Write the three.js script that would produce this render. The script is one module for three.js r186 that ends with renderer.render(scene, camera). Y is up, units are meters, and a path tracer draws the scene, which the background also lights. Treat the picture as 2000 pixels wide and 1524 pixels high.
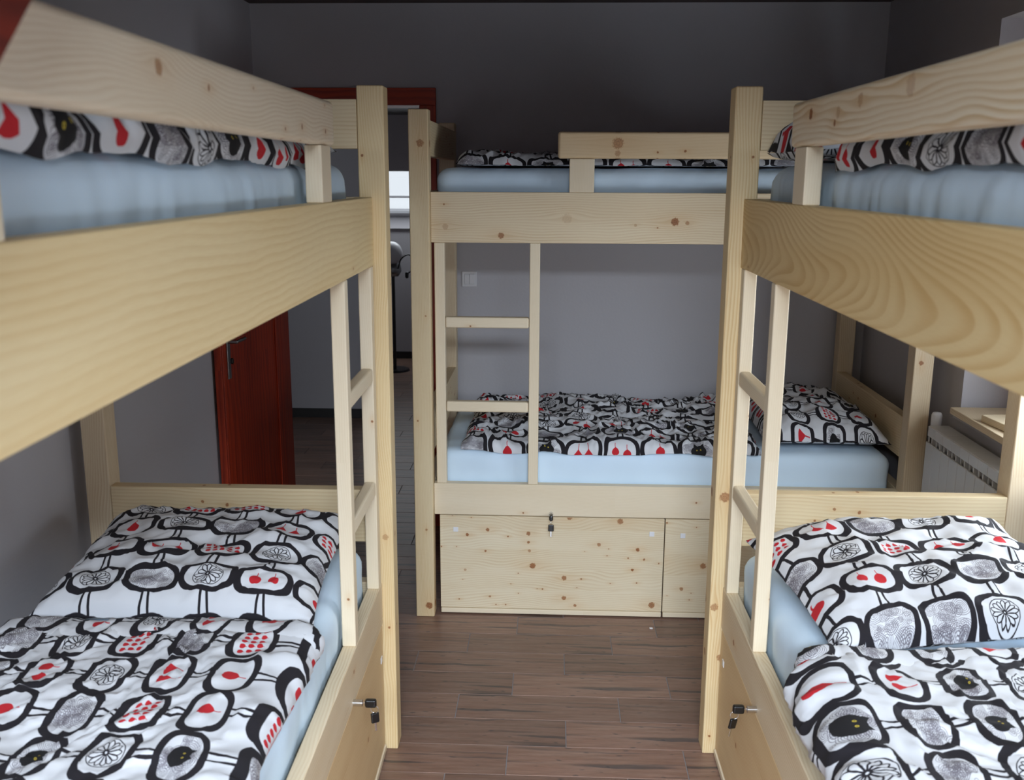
import * as THREE from 'three';
import { RoundedBoxGeometry } from 'three/addons/geometries/RoundedBoxGeometry.js';
import { mergeGeometries, mergeVertices, toCreasedNormals } from 'three/addons/utils/BufferGeometryUtils.js';
import { RectAreaLightUniformsLib } from 'three/addons/lights/RectAreaLightUniformsLib.js';
import { createNoise2D, createNoise3D } from 'simplex-noise';

// ------------------------------------------------------------------ camera, sky, daylight, exposure
const scene = new THREE.Scene();
const camera = new THREE.PerspectiveCamera(THREE.MathUtils.radToDeg(2 * Math.atan(762 / 1908.65)), 2000 / 1524, 0.05, 60);
camera.position.set(0.584, 1.922, 4.0216);
camera.rotation.set(-0.2156, 0.0403, 0.0046, 'YXZ');
camera.focus = 3.9;
camera.userData.fStop = 5.2;

scene.background = new THREE.Color(0.86, 0.93, 1.0);          // overcast sky outside the roof windows

RectAreaLightUniformsLib.init();
// daylight coming down through the roof window in the rear half of the room, behind the photographer
const SKY = { x0: -0.6, x1: 1.9, z0: 5.0, z1: 7.5, y: 3.1 };
const skylight = new THREE.RectAreaLight(new THREE.Color(0.77, 0.88, 1.0), 72, SKY.x1 - SKY.x0 - 0.1, SKY.z1 - SKY.z0 - 0.1);
skylight.position.set((SKY.x0 + SKY.x1) / 2, SKY.y - 0.03, (SKY.z0 + SKY.z1) / 2);
skylight.rotation.set(-Math.PI / 2, 0, 0);
skylight.name = 'roof_window_daylight';
scene.add(skylight);
// daylight entering under the half-lowered shutter of the near sash of the window behind the right bunk
const sidelight = new THREE.RectAreaLight(new THREE.Color(0.8, 0.9, 1.0), 13, 0.9, 0.55);
sidelight.position.set(2.236 + 0.19, 1.36, 1.15);
sidelight.rotation.set(0, Math.PI / 2, 0);
sidelight.name = 'side_window_daylight';
scene.add(sidelight);
// daylight of the roof window in the room behind the door
const farlight = new THREE.RectAreaLight(new THREE.Color(0.9, 0.96, 1.0), 4, 0.9, 0.4);
farlight.name = 'far_roof_window_daylight';
scene.add(farlight);

const renderer = new THREE.WebGLRenderer({ antialias: true });
renderer.toneMapping = THREE.LinearToneMapping;
renderer.toneMappingExposure = 1.0;
renderer.shadowMap.enabled = true;

// ------------------------------------------------------------------ helpers
function mulberry(seed) { let a = seed >>> 0; return () => { a = (a + 0x6D2B79F5) | 0; let t = Math.imul(a ^ (a >>> 15), 1 | a); t = (t + Math.imul(t ^ (t >>> 7), 61 | t)) ^ t; return ((t ^ (t >>> 14)) >>> 0) / 4294967296; }; }
const rand = mulberry(11);
const n2 = createNoise2D(mulberry(5)), n3 = createNoise3D(mulberry(9));
const smooth = (a, b, x) => { const t = Math.min(1, Math.max(0, (x - a) / (b - a))); return t * t * (3 - 2 * t); };
const mixc = (a, b, t) => [a[0] + (b[0] - a[0]) * t, a[1] + (b[1] - a[1]) * t, a[2] + (b[2] - a[2]) * t];
const used = {};
function numbered(n) { const k = used[n] = (used[n] ?? -1) + 1; return k ? n + '_' + String(k).padStart(3, '0') : n; }
function tag(o, label, category, group) { o.userData.label = label; o.userData.category = category; if (group) o.userData.group = group; return o; }
function thing(name, label, category, group) { const g = new THREE.Group(); g.name = numbered(name); scene.add(g); return tag(g, label, category, group); }
function mesh(name, geo, mat, parent) { const m = new THREE.Mesh(geo, mat); m.name = parent ? name : numbered(name); m.castShadow = m.receiveShadow = true; (parent || scene).add(m); return m; }
function structure(name, geo, mat) { const m = new THREE.Mesh(geo, mat); m.name = name; m.castShadow = m.receiveShadow = true; m.userData.kind = 'structure'; scene.add(m); return m; }

// box between two corners, uv in metres with the grain (u) along axis g
function box(x0, y0, z0, x1, y1, z1, g = 0, r = 0.003, seg = 1, off = null) {
  const w = x1 - x0, h = y1 - y0, d = z1 - z0;
  const geo = new RoundedBoxGeometry(w, h, d, seg, Math.min(r, w / 2.2, h / 2.2, d / 2.2));
  geo.translate((x0 + x1) / 2, (y0 + y1) / 2, (z0 + z1) / 2);
  return grainUV(geo, g, off ?? [rand() * 2.5, rand() * 0.3], [x0, y0, z0]);
}
function grainUV(geo, g, off, o = [0, 0, 0]) {
  const p = geo.attributes.position, n = geo.attributes.normal, uv = new Float32Array(p.count * 2);
  const get = (i) => [p.getX(i) - o[0], p.getY(i) - o[1], p.getZ(i) - o[2]];
  for (let t = 0; t < p.count; t += 3) {
    const N = [0, 0, 0];
    for (let k = 0; k < 3; k++) { N[0] += n.getX(t + k); N[1] += n.getY(t + k); N[2] += n.getZ(t + k); }
    const a = N.map(Math.abs), m = a[0] >= a[1] && a[0] >= a[2] ? 0 : a[1] >= a[2] ? 1 : 2;
    for (let k = 0; k < 3; k++) {
      const c = get(t + k); let u, v;
      if (m === g) { u = c[(g + 1) % 3] * 0.25; v = c[(g + 2) % 3]; }
      else { u = c[g]; v = c[3 - g - m]; if (m === (g === 1 ? 0 : 1)) v += 0.11; }
      uv[(t + k) * 2] = u + off[0]; uv[(t + k) * 2 + 1] = v + off[1];
    }
  }
  geo.setAttribute('uv', new THREE.BufferAttribute(uv, 2));
  return geo;
}
const plain = (x0, y0, z0, x1, y1, z1) => new THREE.BoxGeometry(x1 - x0, y1 - y0, z1 - z0).translate((x0 + x1) / 2, (y0 + y1) / 2, (z0 + z1) / 2);
function dataTex(w, h, fn, srgb = true) {
  const d = new Uint8Array(w * h * 4);
  for (let j = 0; j < h; j++) for (let i = 0; i < w; i++) { const c = fn(i, j), k = (j * w + i) * 4; d[k] = c[0]; d[k + 1] = c[1]; d[k + 2] = c[2]; d[k + 3] = 255; }
  const t = new THREE.DataTexture(d, w, h, THREE.RGBAFormat);
  t.magFilter = THREE.LinearFilter; t.minFilter = THREE.LinearFilter; t.wrapS = t.wrapT = THREE.RepeatWrapping;
  if (srgb) t.colorSpace = THREE.SRGBColorSpace; t.needsUpdate = true; return t;
}

// ------------------------------------------------------------------ pine: growth rings, cathedral figure, knots
// W x H metres; knots [x, y, r, darkness] ; kind 'straight' | 'cathedral'
function pine({ W = 2.56, H = 0.32, px = 800, knots = [], freq = 130, wave = 0.012, cath = null, early = [228, 209, 176], late = [200, 168, 124], contrast = 0.5, strips = 0, seed = 1, streak = 0.35, specks = 0, yellow = 0 }) {
  const w = Math.round(W * px), h = Math.round(H * px), rr = mulberry(seed), ox = rr() * 50, oy = rr() * 50;
  const sp = []; for (let i = 0; i < specks; i++) sp.push([rr() * W, rr() * H, 0.0015 + rr() * 0.0025]);
  const stripTone = []; for (let i = 0; i < 12; i++) stripTone.push([rr() * 9, (rr() - 0.5) * 0.3]);
  const all = knots.concat(sp.map(([x, y, r]) => [x, y, r, 0.8]));
  const tex = dataTex(w, h, (i, j) => {
    const x = i / px, y = j / px; let gy = y, so = 0, st = 0;
    if (strips) { const q = Math.floor(y / H * strips); so = stripTone[q % 12][0]; st = stripTone[q % 12][1]; }
    let kd = 0, ring = 0, halo = 0;
    for (const [kx, ky, kr, dk] of all) {
      const dx = (x - kx), dy = y - ky, ax = dx / 2.6, d2 = (ax * ax + dy * dy) / (kr * kr);
      if (d2 < 30) { gy += (dy >= 0 ? 1 : -1) * -kr * 0.9 * Math.exp(-d2 / 3.2) * Math.min(1, Math.abs(dy) / kr); halo = Math.max(halo, Math.exp(-d2 / 5) * dk); }
      const dd = Math.hypot(dx, dy) / kr + 0.18 * n2(x * 90 + ox, y * 90);
      if (dd < 1.25) { kd = Math.max(kd, (1 - smooth(0.75, 1.2, dd)) * dk); ring = 0.5 + 0.5 * Math.sin(dd * 14); }
    }
    let g = gy + wave * n2(x * 1.1 + ox + so, gy * 2.5 + oy) + wave * 0.25 * n2(x * 4 + ox, gy * 9 + oy);
    if (cath) { const yy = gy - cath.y - 0.02 * n2(x * 1.3 + ox, 3); g = cath.k * yy * yy + (x - cath.x) * cath.s + wave * n2(x * 1.5 + ox, gy * 6 + oy); }
    let f = g * freq + so; f -= Math.floor(f);
    const prof = smooth(0.25, 0.86, f) * (1 - smooth(0.9, 1.0, f));
    const fine = n2(x * 14 + ox, y * 420 + oy), big = n2(x * 0.8 + ox, y * 7 + oy + so);
    let t = contrast * prof * (0.65 + 0.35 * n2(x * 1.7 + 9 + ox, y * 12)) + streak * 0.16 * fine + 0.12 * big + st;
    let c = mixc(early, late, Math.max(-0.3, t));
    c = mixc(c, [196, 140, 82], Math.min(0.4, halo * 0.24));
    if (yellow) c = mixc(c, [226, 186, 112], yellow * (0.6 + 0.4 * big));
    if (kd > 0) c = mixc(c, mixc([118, 66, 34], [164, 104, 58], ring), kd);
    return c;
  });
  tex.repeat.set(1 / W, 1 / H); return tex;
}
const woodMat = (opts, rough = 0.62) => new THREE.MeshPhysicalMaterial({ map: pine(opts), roughness: rough, clearcoat: 0.12, clearcoatRoughness: 0.45 });
const PINE = [
  woodMat({ seed: 3, freq: 150, contrast: 0.45, knots: [[0.3, 0.05, 0.006, 0.8], [1.1, 0.22, 0.008, 0.8], [1.9, 0.12, 0.007, 0.8], [2.3, 0.27, 0.005, 0.7]] }),
  woodMat({ seed: 4, freq: 120, contrast: 0.55, wave: 0.02, knots: [[0.6, 0.24, 0.009, 0.8], [1.55, 0.06, 0.006, 0.8], [2.1, 0.2, 0.005, 0.8]], early: [226, 207, 176] }),
  woodMat({ seed: 6, freq: 190, contrast: 0.4, wave: 0.008, knots: [[0.9, 0.1, 0.004, 0.8], [1.4, 0.26, 0.005, 0.8]], early: [230, 211, 180] }),
];
const pick = () => PINE[Math.floor(rand() * 3)];
const WOOD = {
  // upper rail of the back bunk, knots where the photograph shows them
  railB: woodMat({ W: 2.1, H: 0.22, seed: 8, freq: 95, wave: 0.016, contrast: 0.5, knots: [[0.06, 0.065, 0.012, 0.25], [0.055, 0.155, 0.004, 0.8], [0.29, 0.03, 0.012, 0.7], [1.0, 0.09, 0.016, 0.85], [1.05, 0.085, 0.008, 0.5], [0.84, 0.075, 0.006, 0.3], [0.56, 0.1, 0.02, 0.12], [0.93, 0.065, 0.003, 0.8]] }),
  guardB: woodMat({ W: 1.6, H: 0.12, seed: 12, freq: 80, contrast: 0.25, knots: [[0.24, 0.06, 0.022, 0.55], [0.24, 0.02, 0.012, 0.4], [0.4, 0.025, 0.004, 0.9], [0.51, 0.03, 0.005, 0.9]], early: [222, 198, 160] }),
  railL: woodMat({ W: 2.3, H: 0.22, seed: 15, freq: 62, wave: 0.01, contrast: 0.42, streak: 0.7, early: [230, 206, 158], late: [206, 170, 114], yellow: 0.1, knots: [[0.33, 0.02, 0.004, 0.6]] }),
  railR: woodMat({ W: 2.3, H: 0.22, seed: 17, freq: 44, wave: 0.02, contrast: 0.6, cath: { x: 2.2, y: 0.075, k: 9, s: 0.26 }, early: [230, 202, 150], late: [198, 154, 94], yellow: 0.2, knots: [[0.11, 0.012, 0.004, 0.8]] }),
  guardL: woodMat({ W: 1.8, H: 0.12, seed: 19, freq: 140, wave: 0.02, contrast: 0.4, early: [236, 220, 194], late: [200, 172, 134], knots: [[0.1, 0.03, 0.005, 0.9], [0.1, 0.09, 0.003, 0.6], [0.33, 0.03, 0.006, 0.7], [0.47, 0.02, 0.004, 0.8], [1.12, 0.07, 0.012, 0.5], [0.92, 0.06, 0.005, 0.7], [0.68, 0.08, 0.003, 0.6]] }),
  guardR: woodMat({ W: 1.8, H: 0.12, seed: 23, freq: 70, wave: 0.03, contrast: 0.75, early: [238, 222, 194], late: [204, 168, 118], knots: [[0.17, 0.07, 0.013, 0.9], [0.36, 0.04, 0.007, 0.9], [0.38, 0.06, 0.013, 0.25], [0.52, 0.075, 0.014, 0.3], [0.78, 0.08, 0.02, 0.2]] }),
  drawerB: woodMat({ W: 1.0, H: 0.47, px: 1000, seed: 29, freq: 90, wave: 0.03, contrast: 0.5, strips: 5, specks: 22, early: [226, 210, 180], late: [204, 176, 134], knots: [[0.41, 0.205, 0.013, 0.85], [0.55, 0.15, 0.011, 0.75], [0.55, 0.055, 0.01, 0.75], [0.94, 0.03, 0.014, 0.75], [0.57, 0.435, 0.012, 0.7], [0.79, 0.42, 0.013, 0.7], [0.39, 0.355, 0.009, 0.75], [0.39, 0.315, 0.006, 0.8], [0.395, 0.275, 0.007, 0.5], [0.87, 0.29, 0.008, 0.9], [0.7, 0.31, 0.008, 0.6], [0.12, 0.345, 0.007, 0.9], [0.21, 0.37, 0.008, 0.8], [0.2, 0.27, 0.005, 0.8], [0.3, 0.34, 0.004, 0.9], [0.85, 0.195, 0.006, 0.9], [0.6, 0.02, 0.007, 0.7], [0.22, 0.055, 0.005, 0.6], [0.9, 0.245, 0.005, 0.8], [0.11, 0.18, 0.006, 0.4]] }),
  drawer: woodMat({ W: 1.2, H: 0.47, seed: 31, freq: 90, contrast: 0.45, strips: 3, specks: 8, early: [222, 192, 146], late: [196, 154, 104], knots: [[0.3, 0.2, 0.008, 0.6], [0.7, 0.3, 0.009, 0.6]] }),
  plank: woodMat({ W: 1.1, H: 0.2, seed: 37, freq: 85, contrast: 0.5, early: [226, 206, 168], knots: [[0.12, 0.05, 0.008, 0.8], [0.26, 0.09, 0.004, 0.8], [0.4, 0.12, 0.006, 0.8], [0.67, 0.1, 0.009, 0.8], [0.32, 0.13, 0.005, 0.7]] }),
  postB: woodMat({ W: 2.3, H: 0.1, seed: 61, freq: 160, contrast: 0.5, knots: [[2.049, 0.047, 0.015, 0.6], [0.054, 0.057, 0.015, 0.85], [0.41, 0.05, 0.005, 0.6], [0.9, 0.02, 0.004, 0.7], [1.35, 0.06, 0.004, 0.6]], early: [226, 205, 166], late: [200, 166, 118] }),
  postL: woodMat({ W: 2.3, H: 0.1, seed: 63, freq: 120, wave: 0.02, contrast: 0.55, knots: [[0.769, 0.054, 0.01, 0.35], [1.587, 0.03, 0.004, 0.8], [1.98, 0.012, 0.004, 0.9], [0.45, 0.06, 0.004, 0.8]], early: [230, 206, 160], late: [206, 168, 112] }),
  postR: woodMat({ W: 2.3, H: 0.1, seed: 67, freq: 110, wave: 0.015, contrast: 0.65, knots: [[0.917, 0.03, 0.016, 0.6], [0.537, 0.015, 0.013, 0.5], [0.357, 0.045, 0.013, 0.55], [0.067, 0.021, 0.004, 0.9], [1.98, 0.06, 0.004, 0.8]], early: [230, 207, 162], late: [204, 164, 110] }),
  pale: woodMat({ W: 1.2, H: 0.2, seed: 41, freq: 150, contrast: 0.25, early: [232, 216, 188], late: [208, 184, 146], knots: [[0.35, 0.1, 0.004, 0.8], [0.8, 0.04, 0.004, 0.8]] }),
};

// ------------------------------------------------------------------ printed cotton: rounded "trees" on two-line stems
const PW = 0.165 * 8, PH = 0.145 * 8;
function printTexture() {
  const S = 2048, C = S / 8, cv = document.createElement('canvas'); cv.width = cv.height = S;
  const g = cv.getContext('2d'), R = mulberry(77);
  const BLACK = '#17131a', RED = '#c01f2a';
  g.fillStyle = '#d3d5da'; g.fillRect(0, 0, S, S);
  const kinds = ['heart', 'swirl', 'citrus', 'drops', 'cat', 'hearts', 'citrus', 'swirl', 'heart', 'cat', 'drops', 'citrus', 'bikini'];
  const path = (cx, cy, rx, ry, ph, n = 3.2, wob = 0.05) => {
    g.beginPath();
    for (let k = 0; k <= 64; k++) {
      const a = k / 64 * Math.PI * 2, c = Math.cos(a), s = Math.sin(a), q = Math.pow(Math.abs(c) ** n + Math.abs(s) ** n, -1 / n) * (1 + wob * Math.sin(2 * a + ph) + wob * 0.6 * Math.sin(3 * a + ph * 2.3));
      g[k ? 'lineTo' : 'moveTo'](cx + rx * q * c, cy + ry * q * s);
    }
    g.closePath();
  };
  const swirls = (cx, cy, rx, ry, count) => {
    g.strokeStyle = '#625d66'; g.lineWidth = 1.4;
    for (let m = 0; m < count; m++) {
      const x = cx + (R() - 0.5) * rx * 1.8, y = cy + (R() - 0.5) * ry * 1.8, top = 8 + R() * rx * 0.42, ph = R() * 6, e = 0.6 + R() * 0.5;
      for (let r = 4; r < top; r += 7) { path(x, y, r, r * e, ph, 2, 0.14); g.fillStyle = '#d3d5da'; if (r < 5) g.fill(); g.stroke(); }
    }
  };
  const drop = (x, y, w, h, tip) => { g.fillStyle = RED; g.beginPath(); g.moveTo(x, y - h * 0.5); g.bezierCurveTo(x + w * 0.75, y - h * 0.25, x + w * 0.6, y + h * 0.55, x, y + h * 0.42); g.bezierCurveTo(x - w * 0.6, y + h * 0.55, x - w * 0.75, y - h * 0.25, x, y - h * 0.5); g.fill(); if (tip) { g.strokeStyle = RED; g.lineWidth = Math.max(2, w * 0.07); g.beginPath(); g.moveTo(x, y - h * 0.42); g.quadraticCurveTo(x + w * 0.1, y - h * 0.7, x + w * 0.02, y - h * 0.5 - tip); g.stroke(); } };
  const motif = (kind, cx, cy, rx, ry) => {
    if (kind === 'heart') drop(cx + (R() - 0.5) * 14, cy + 8, rx * 0.62, ry * 1.05, ry * 0.4);
    if (kind === 'hearts') { drop(cx - rx * 0.4, cy + 14, rx * 0.55, ry * 0.95, ry * 0.4); drop(cx + rx * 0.42, cy - 2, rx * 0.5, ry * 0.85, ry * 0.35); }
    if (kind === 'bikini') { for (const s of [-1, 1]) { g.fillStyle = RED; g.beginPath(); g.moveTo(cx + s * rx * 0.35, cy - ry * 0.35); g.lineTo(cx + s * rx * 0.05, cy + ry * 0.45); g.quadraticCurveTo(cx + s * rx * 0.4, cy + ry * 0.7, cx + s * rx * 0.68, cy + ry * 0.4); g.closePath(); g.fill(); g.strokeStyle = RED; g.lineWidth = 4; g.beginPath(); g.moveTo(cx + s * rx * 0.35, cy - ry * 0.3); g.lineTo(cx + s * rx * 0.3, cy - ry * 0.9); g.stroke(); } }
    if (kind === 'drops') { for (let r = -1; r <= 1; r++) for (let c = -2; c <= 2; c++) drop(cx + c * rx * 0.34 + (r % 2) * 7, cy + r * ry * 0.52, rx * 0.24, ry * 0.4, 5); }
    if (kind === 'citrus') {
      const a0 = R() * 6, r = Math.min(rx, ry) * 0.88; g.strokeStyle = BLACK; g.lineWidth = 3.4;
      path(cx, cy, r * 1.18, r, a0, 2.1, 0.03); g.stroke();
      for (let k = 0; k < 13; k++) { const a = a0 + k / 13 * Math.PI * 2, L = r * (0.82 + R() * 0.14); g.save(); g.translate(cx, cy); g.scale(1.18, 1); g.rotate(a); g.beginPath(); g.moveTo(4, 0); g.bezierCurveTo(L * 0.5, -r * 0.14, L * 0.85, -r * 0.26, L, 0); g.bezierCurveTo(L * 0.85, r * 0.26, L * 0.5, r * 0.14, 4, 0); g.stroke(); g.restore(); }
    }
    if (kind === 'swirl') swirls(cx, cy, rx, ry, 26);
    if (kind === 'cat') {
      swirls(cx, cy, rx, ry, 22); g.fillStyle = '#0e0c10'; const s = rx * 0.5, y = cy + 4;
      path(cx - 6, y, s, s * 0.8, R() * 6, 2.2, 0.03); g.fill();
      for (const d of [-1, 1]) { g.beginPath(); g.moveTo(cx - 6 + d * s * 0.75, y - s * 0.35); g.lineTo(cx - 6 + d * s * 0.62, y - s * 1.05); g.lineTo(cx - 6 + d * s * 0.12, y - s * 0.72); g.fill(); }
      for (const d of [-1, 1]) { g.fillStyle = '#c9b23a'; g.beginPath(); g.arc(cx - 6 + d * s * 0.24, y - s * 0.25, 4.6, 0, 7); g.fill(); g.fillStyle = '#0e0c10'; g.beginPath(); g.arc(cx - 6 + d * s * 0.24, y - s * 0.25, 1.8, 0, 7); g.fill(); }
    }
  };
  for (let pass = 0; pass < 2; pass++) for (let r = 0; r < 8; r++) for (let c = 0; c < 8; c++) {
    const cx = (c + 0.5) * C, cy = (r + 0.42) * C, rx = C * 0.47, ry = C * 0.345, ph = (c * 1.7 + r * 2.9) % 6.28;
    const wrap = (fn) => { for (const dx of [0, c === 0 ? S : c === 7 ? -S : null]) for (const dy of [0, r === 0 ? S : r === 7 ? -S : null]) if (dx !== null && dy !== null) { g.save(); g.translate(dx, dy); fn(); g.restore(); } };
    if (!pass) wrap(() => { g.strokeStyle = BLACK; g.lineWidth = 11; for (const s of [-1, 1]) { g.beginPath(); g.moveTo(cx + s * 11, cy + ry * 0.8); g.lineTo(cx + s * 20 + 8 * Math.sin(ph), cy + C - ry * 0.9); g.stroke(); } });
    else {
      const kind = kinds[(c * 5 + r * 3 + Math.floor(R() * 3)) % kinds.length];
      wrap(() => { g.fillStyle = BLACK; path(cx, cy, rx * 1.06, ry * 1.06, ph); g.fill(); });
      g.save(); path(cx, cy - 2, rx * 0.83, ry * 0.76, ph + 0.3); g.fillStyle = '#d5d7dc'; g.fill(); g.clip();
      motif(kind, cx, cy - 2, rx * 0.8, ry * 0.74); g.restore();
    }
  }
  const t = new THREE.CanvasTexture(cv); t.colorSpace = THREE.SRGBColorSpace; t.wrapS = t.wrapT = THREE.RepeatWrapping; t.magFilter = THREE.LinearFilter; return t;
}
const PRINT = new THREE.MeshPhysicalMaterial({ map: printTexture(), roughness: 0.9, sheen: 0.25, sheenRoughness: 0.6, side: THREE.DoubleSide });
const SHEET = new THREE.MeshPhysicalMaterial({ color: new THREE.Color(0.66, 0.81, 0.95), roughness: 0.85, sheen: 0.2, sheenRoughness: 0.6 });

// ------------------------------------------------------------------ room paint, tiles, metal
const paintBump = dataTex(256, 256, (i, j) => { const v = 128 + 60 * n2(i / 9, j / 9) + 40 * n2(i / 3, j / 3); return [v, v, v]; }, false);
paintBump.repeat.set(4, 4);
const PAINT = new THREE.MeshStandardMaterial({ color: new THREE.Color(0.47, 0.455, 0.48), roughness: 0.88, bumpMap: paintBump, bumpScale: 0.0006 });
const REDWOOD = new THREE.MeshPhysicalMaterial({ map: pine({ W: 1.28, H: 0.4, px: 640, seed: 51, freq: 26, wave: 0.03, contrast: 0.8, early: [176, 56, 22], late: [122, 30, 13], streak: 0.8 }), roughness: 0.5, clearcoat: 0.12, clearcoatRoughness: 0.4 });
const DARKRED = new THREE.MeshPhysicalMaterial({ map: pine({ W: 1.28, H: 0.4, px: 400, seed: 53, freq: 26, wave: 0.03, contrast: 0.8, early: [104, 28, 13], late: [70, 17, 9], streak: 0.8 }), roughness: 0.55 });
const CEIL = new THREE.MeshStandardMaterial({ map: pine({ W: 1.28, H: 0.4, px: 400, seed: 57, freq: 30, contrast: 0.8, early: [62, 34, 28], late: [44, 23, 20] }), roughness: 0.55 });
const LINING = new THREE.MeshStandardMaterial({ map: pine({ W: 1.28, H: 0.4, px: 400, seed: 58, freq: 30, contrast: 0.8, early: [58, 54, 52], late: [44, 41, 40] }), roughness: 0.6 });
const SLATE = new THREE.MeshStandardMaterial({ color: new THREE.Color(0.045, 0.045, 0.048), roughness: 0.7 });
const TILE = Array.from({ length: 6 }, (_, k) => new THREE.MeshPhysicalMaterial({
  map: (() => {
    const ox = k * 13.7, tone = [0, 0.06, -0.05, 0.03, -0.08, 0.09][k];
    const t = dataTex(768, 218, (i, j) => {
      const x = i / 1280, y = j / 1280;
      const a = n2(x * 3 + ox, y * 38), b = n2(x * 9 + ox, y * 160), d = n2(x * 2.2 + ox + 7, y * 17), e = n2(x * 24 + ox, y * 420);
      const warp = y + 0.006 * n2(x * 6 + ox, 4);
      const streak = smooth(0.42, 0.8, n2(x * 1.1 + ox * 2, warp * 24)) * (0.7 + 0.3 * b);
      const knot = smooth(0.78, 0.95, n2(x * 9 + ox, y * 26));
      let c = mixc([139, 113, 99], [121, 92, 77], 0.5 + 0.5 * a);
      c = mixc(c, [128, 92, 78], 0.35 * (0.5 + 0.5 * d));
      c = mixc(c, [62, 57, 58], 0.9 * streak + 0.6 * knot);
      const s = 1 + tone + 0.05 * b + 0.05 * e;
      return c.map((v) => Math.max(0, Math.min(255, v * s)));
    });
    t.repeat.set(1 / 0.6, 1 / 0.17); return t;
  })(), roughness: 0.42, clearcoat: 0.15, clearcoatRoughness: 0.4,
}));
const GROUT = new THREE.MeshStandardMaterial({ color: new THREE.Color(0.3, 0.28, 0.28), roughness: 0.9 });
const CHROME = new THREE.MeshStandardMaterial({ color: 0xd8d8da, metalness: 1, roughness: 0.16 });
const BRUSHED = new THREE.MeshStandardMaterial({ color: 0xa9abad, metalness: 1, roughness: 0.34 });
const BLACKPL = new THREE.MeshPhysicalMaterial({ color: 0x0d0d10, roughness: 0.3, clearcoat: 0.3 });
const WHITEPL = new THREE.MeshPhysicalMaterial({ color: 0xe6e6ea, roughness: 0.4, clearcoat: 0.2 });
const ENAMEL = new THREE.MeshPhysicalMaterial({ color: new THREE.Color(0.72, 0.73, 0.76), roughness: 0.35, clearcoat: 0.3 });
const GLASS = new THREE.MeshPhysicalMaterial({ color: 0xffffff, transmission: 1, thickness: 0, roughness: 0.02, ior: 1.45 });
const SWITCH = new THREE.MeshPhysicalMaterial({ color: new THREE.Color(0.6, 0.59, 0.61), roughness: 0.35, clearcoat: 0.3 });
const SHUTTER = new THREE.MeshStandardMaterial({ color: new THREE.Color(0.11, 0.11, 0.12), roughness: 0.6 });

// ------------------------------------------------------------------ the room
const X0 = -0.965, X1 = 2.236, ZB = -1.17, ZM = 3.7, ZR = 8.0, YC = 2.77, FZ = -6.27;
// floor slab (grout bed) with every tile a piece; rows 0.1685 deep, tiles 0.6 long, shifted by a third row by row
function tiledFloor(name, x0, x1, z0, z1) {
  const slab = structure(name, plain(x0, -0.12, z0, x1, -0.0028, z1), GROUT);
  const D = 0.1685, L = 0.6, cache = {};
  const r0 = Math.floor((z0 + 0.02) / D), r1 = Math.ceil((z1 + 0.02) / D);
  for (let r = r0; r < r1; r++) {
    const za = Math.max(z0, -0.02 + r * D), zb = Math.min(z1, -0.02 + (r + 1) * D); if (zb - za < 0.02) continue;
    const o = [0.453, 0.253, 0.054][((r % 3) + 3) % 3];
    for (let c = Math.floor((x0 - o) / L); o + c * L < x1; c++) {
      const xa = Math.max(x0, o + c * L), xb = Math.min(x1, o + (c + 1) * L); if (xb - xa < 0.02) continue;
      const key = [(xb - xa).toFixed(3), (zb - za).toFixed(3)].join();
      if (!cache[key]) { const b = box(0, -0.01, 0, xb - xa - 0.003, 0, zb - za - 0.003, 0, 0.0012, 1, [0, 0]); cache[key] = b; }
      const t = mesh('tile', cache[key], TILE[Math.floor(rand() * 6)], slab); t.position.set(xa + 0.0015, 0, za + 0.0015);
    }
  }
  return slab;
}
tiledFloor('floor', X0, X1, ZB - 0.2, ZM);
structure('floor_2', plain(X0, -0.12, ZM, X1, 0, ZR), SLATE);
tiledFloor('floor_3', -1.9, 0.3, -6.3, ZB - 0.2);

const DX0 = -0.895, DX1 = -0.107, DY = 2.274;                       // door opening
structure('wall_back', mergeGeometries([plain(X0 - 0.2, 0, ZB - 0.2, DX0 - 0.02, YC, ZB), plain(DX0 - 0.02, DY + 0.02, ZB - 0.2, DX1 + 0.02, YC, ZB), plain(DX1 + 0.02, 0, ZB - 0.2, X1 + 0.3, YC, ZB)]), PAINT);
structure('wall_left', plain(X0 - 0.2, 0, ZB, X0, YC + 0.4, ZR), PAINT);
const NZ0 = 0.12, NZ1 = 1.7, NY0 = 1.0, NY1 = 2.5;                   // window niche behind the right bunk
structure('wall_right', mergeGeometries([plain(X1, 0, ZB, X1 + 0.3, YC + 0.4, NZ0), plain(X1, 0, NZ1, X1 + 0.3, YC + 0.4, ZR), plain(X1, 0, NZ0, X1 + 0.3, NY0, NZ1), plain(X1, NY1, NZ0, X1 + 0.3, YC + 0.4, NZ1)]), PAINT);
structure('wall_rear_left', plain(X0, 0, 4.6, X0 + 0.02, YC, ZR), LINING);            // timber lining of the rear half
structure('wall_rear_right', plain(X1 - 0.02, 0, 4.6, X1, YC, ZR), LINING);
structure('wall_rear', plain(X0 - 0.2, 0, ZR, X1 + 0.3, YC + 0.4, ZR + 0.2), LINING);
const slab = (x0, z0, x1, z1) => grainUV(plain(x0, YC, z0, x1, YC + 0.4, z1).toNonIndexed(), 0, [0, 0]);
structure('ceiling', mergeGeometries([slab(X0, ZB - 0.2, X1, SKY.z0), slab(X0, SKY.z1, X1, ZR), slab(X0, SKY.z0, SKY.x0, SKY.z1), slab(SKY.x1, SKY.z0, X1, SKY.z1)]), CEIL);
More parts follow.
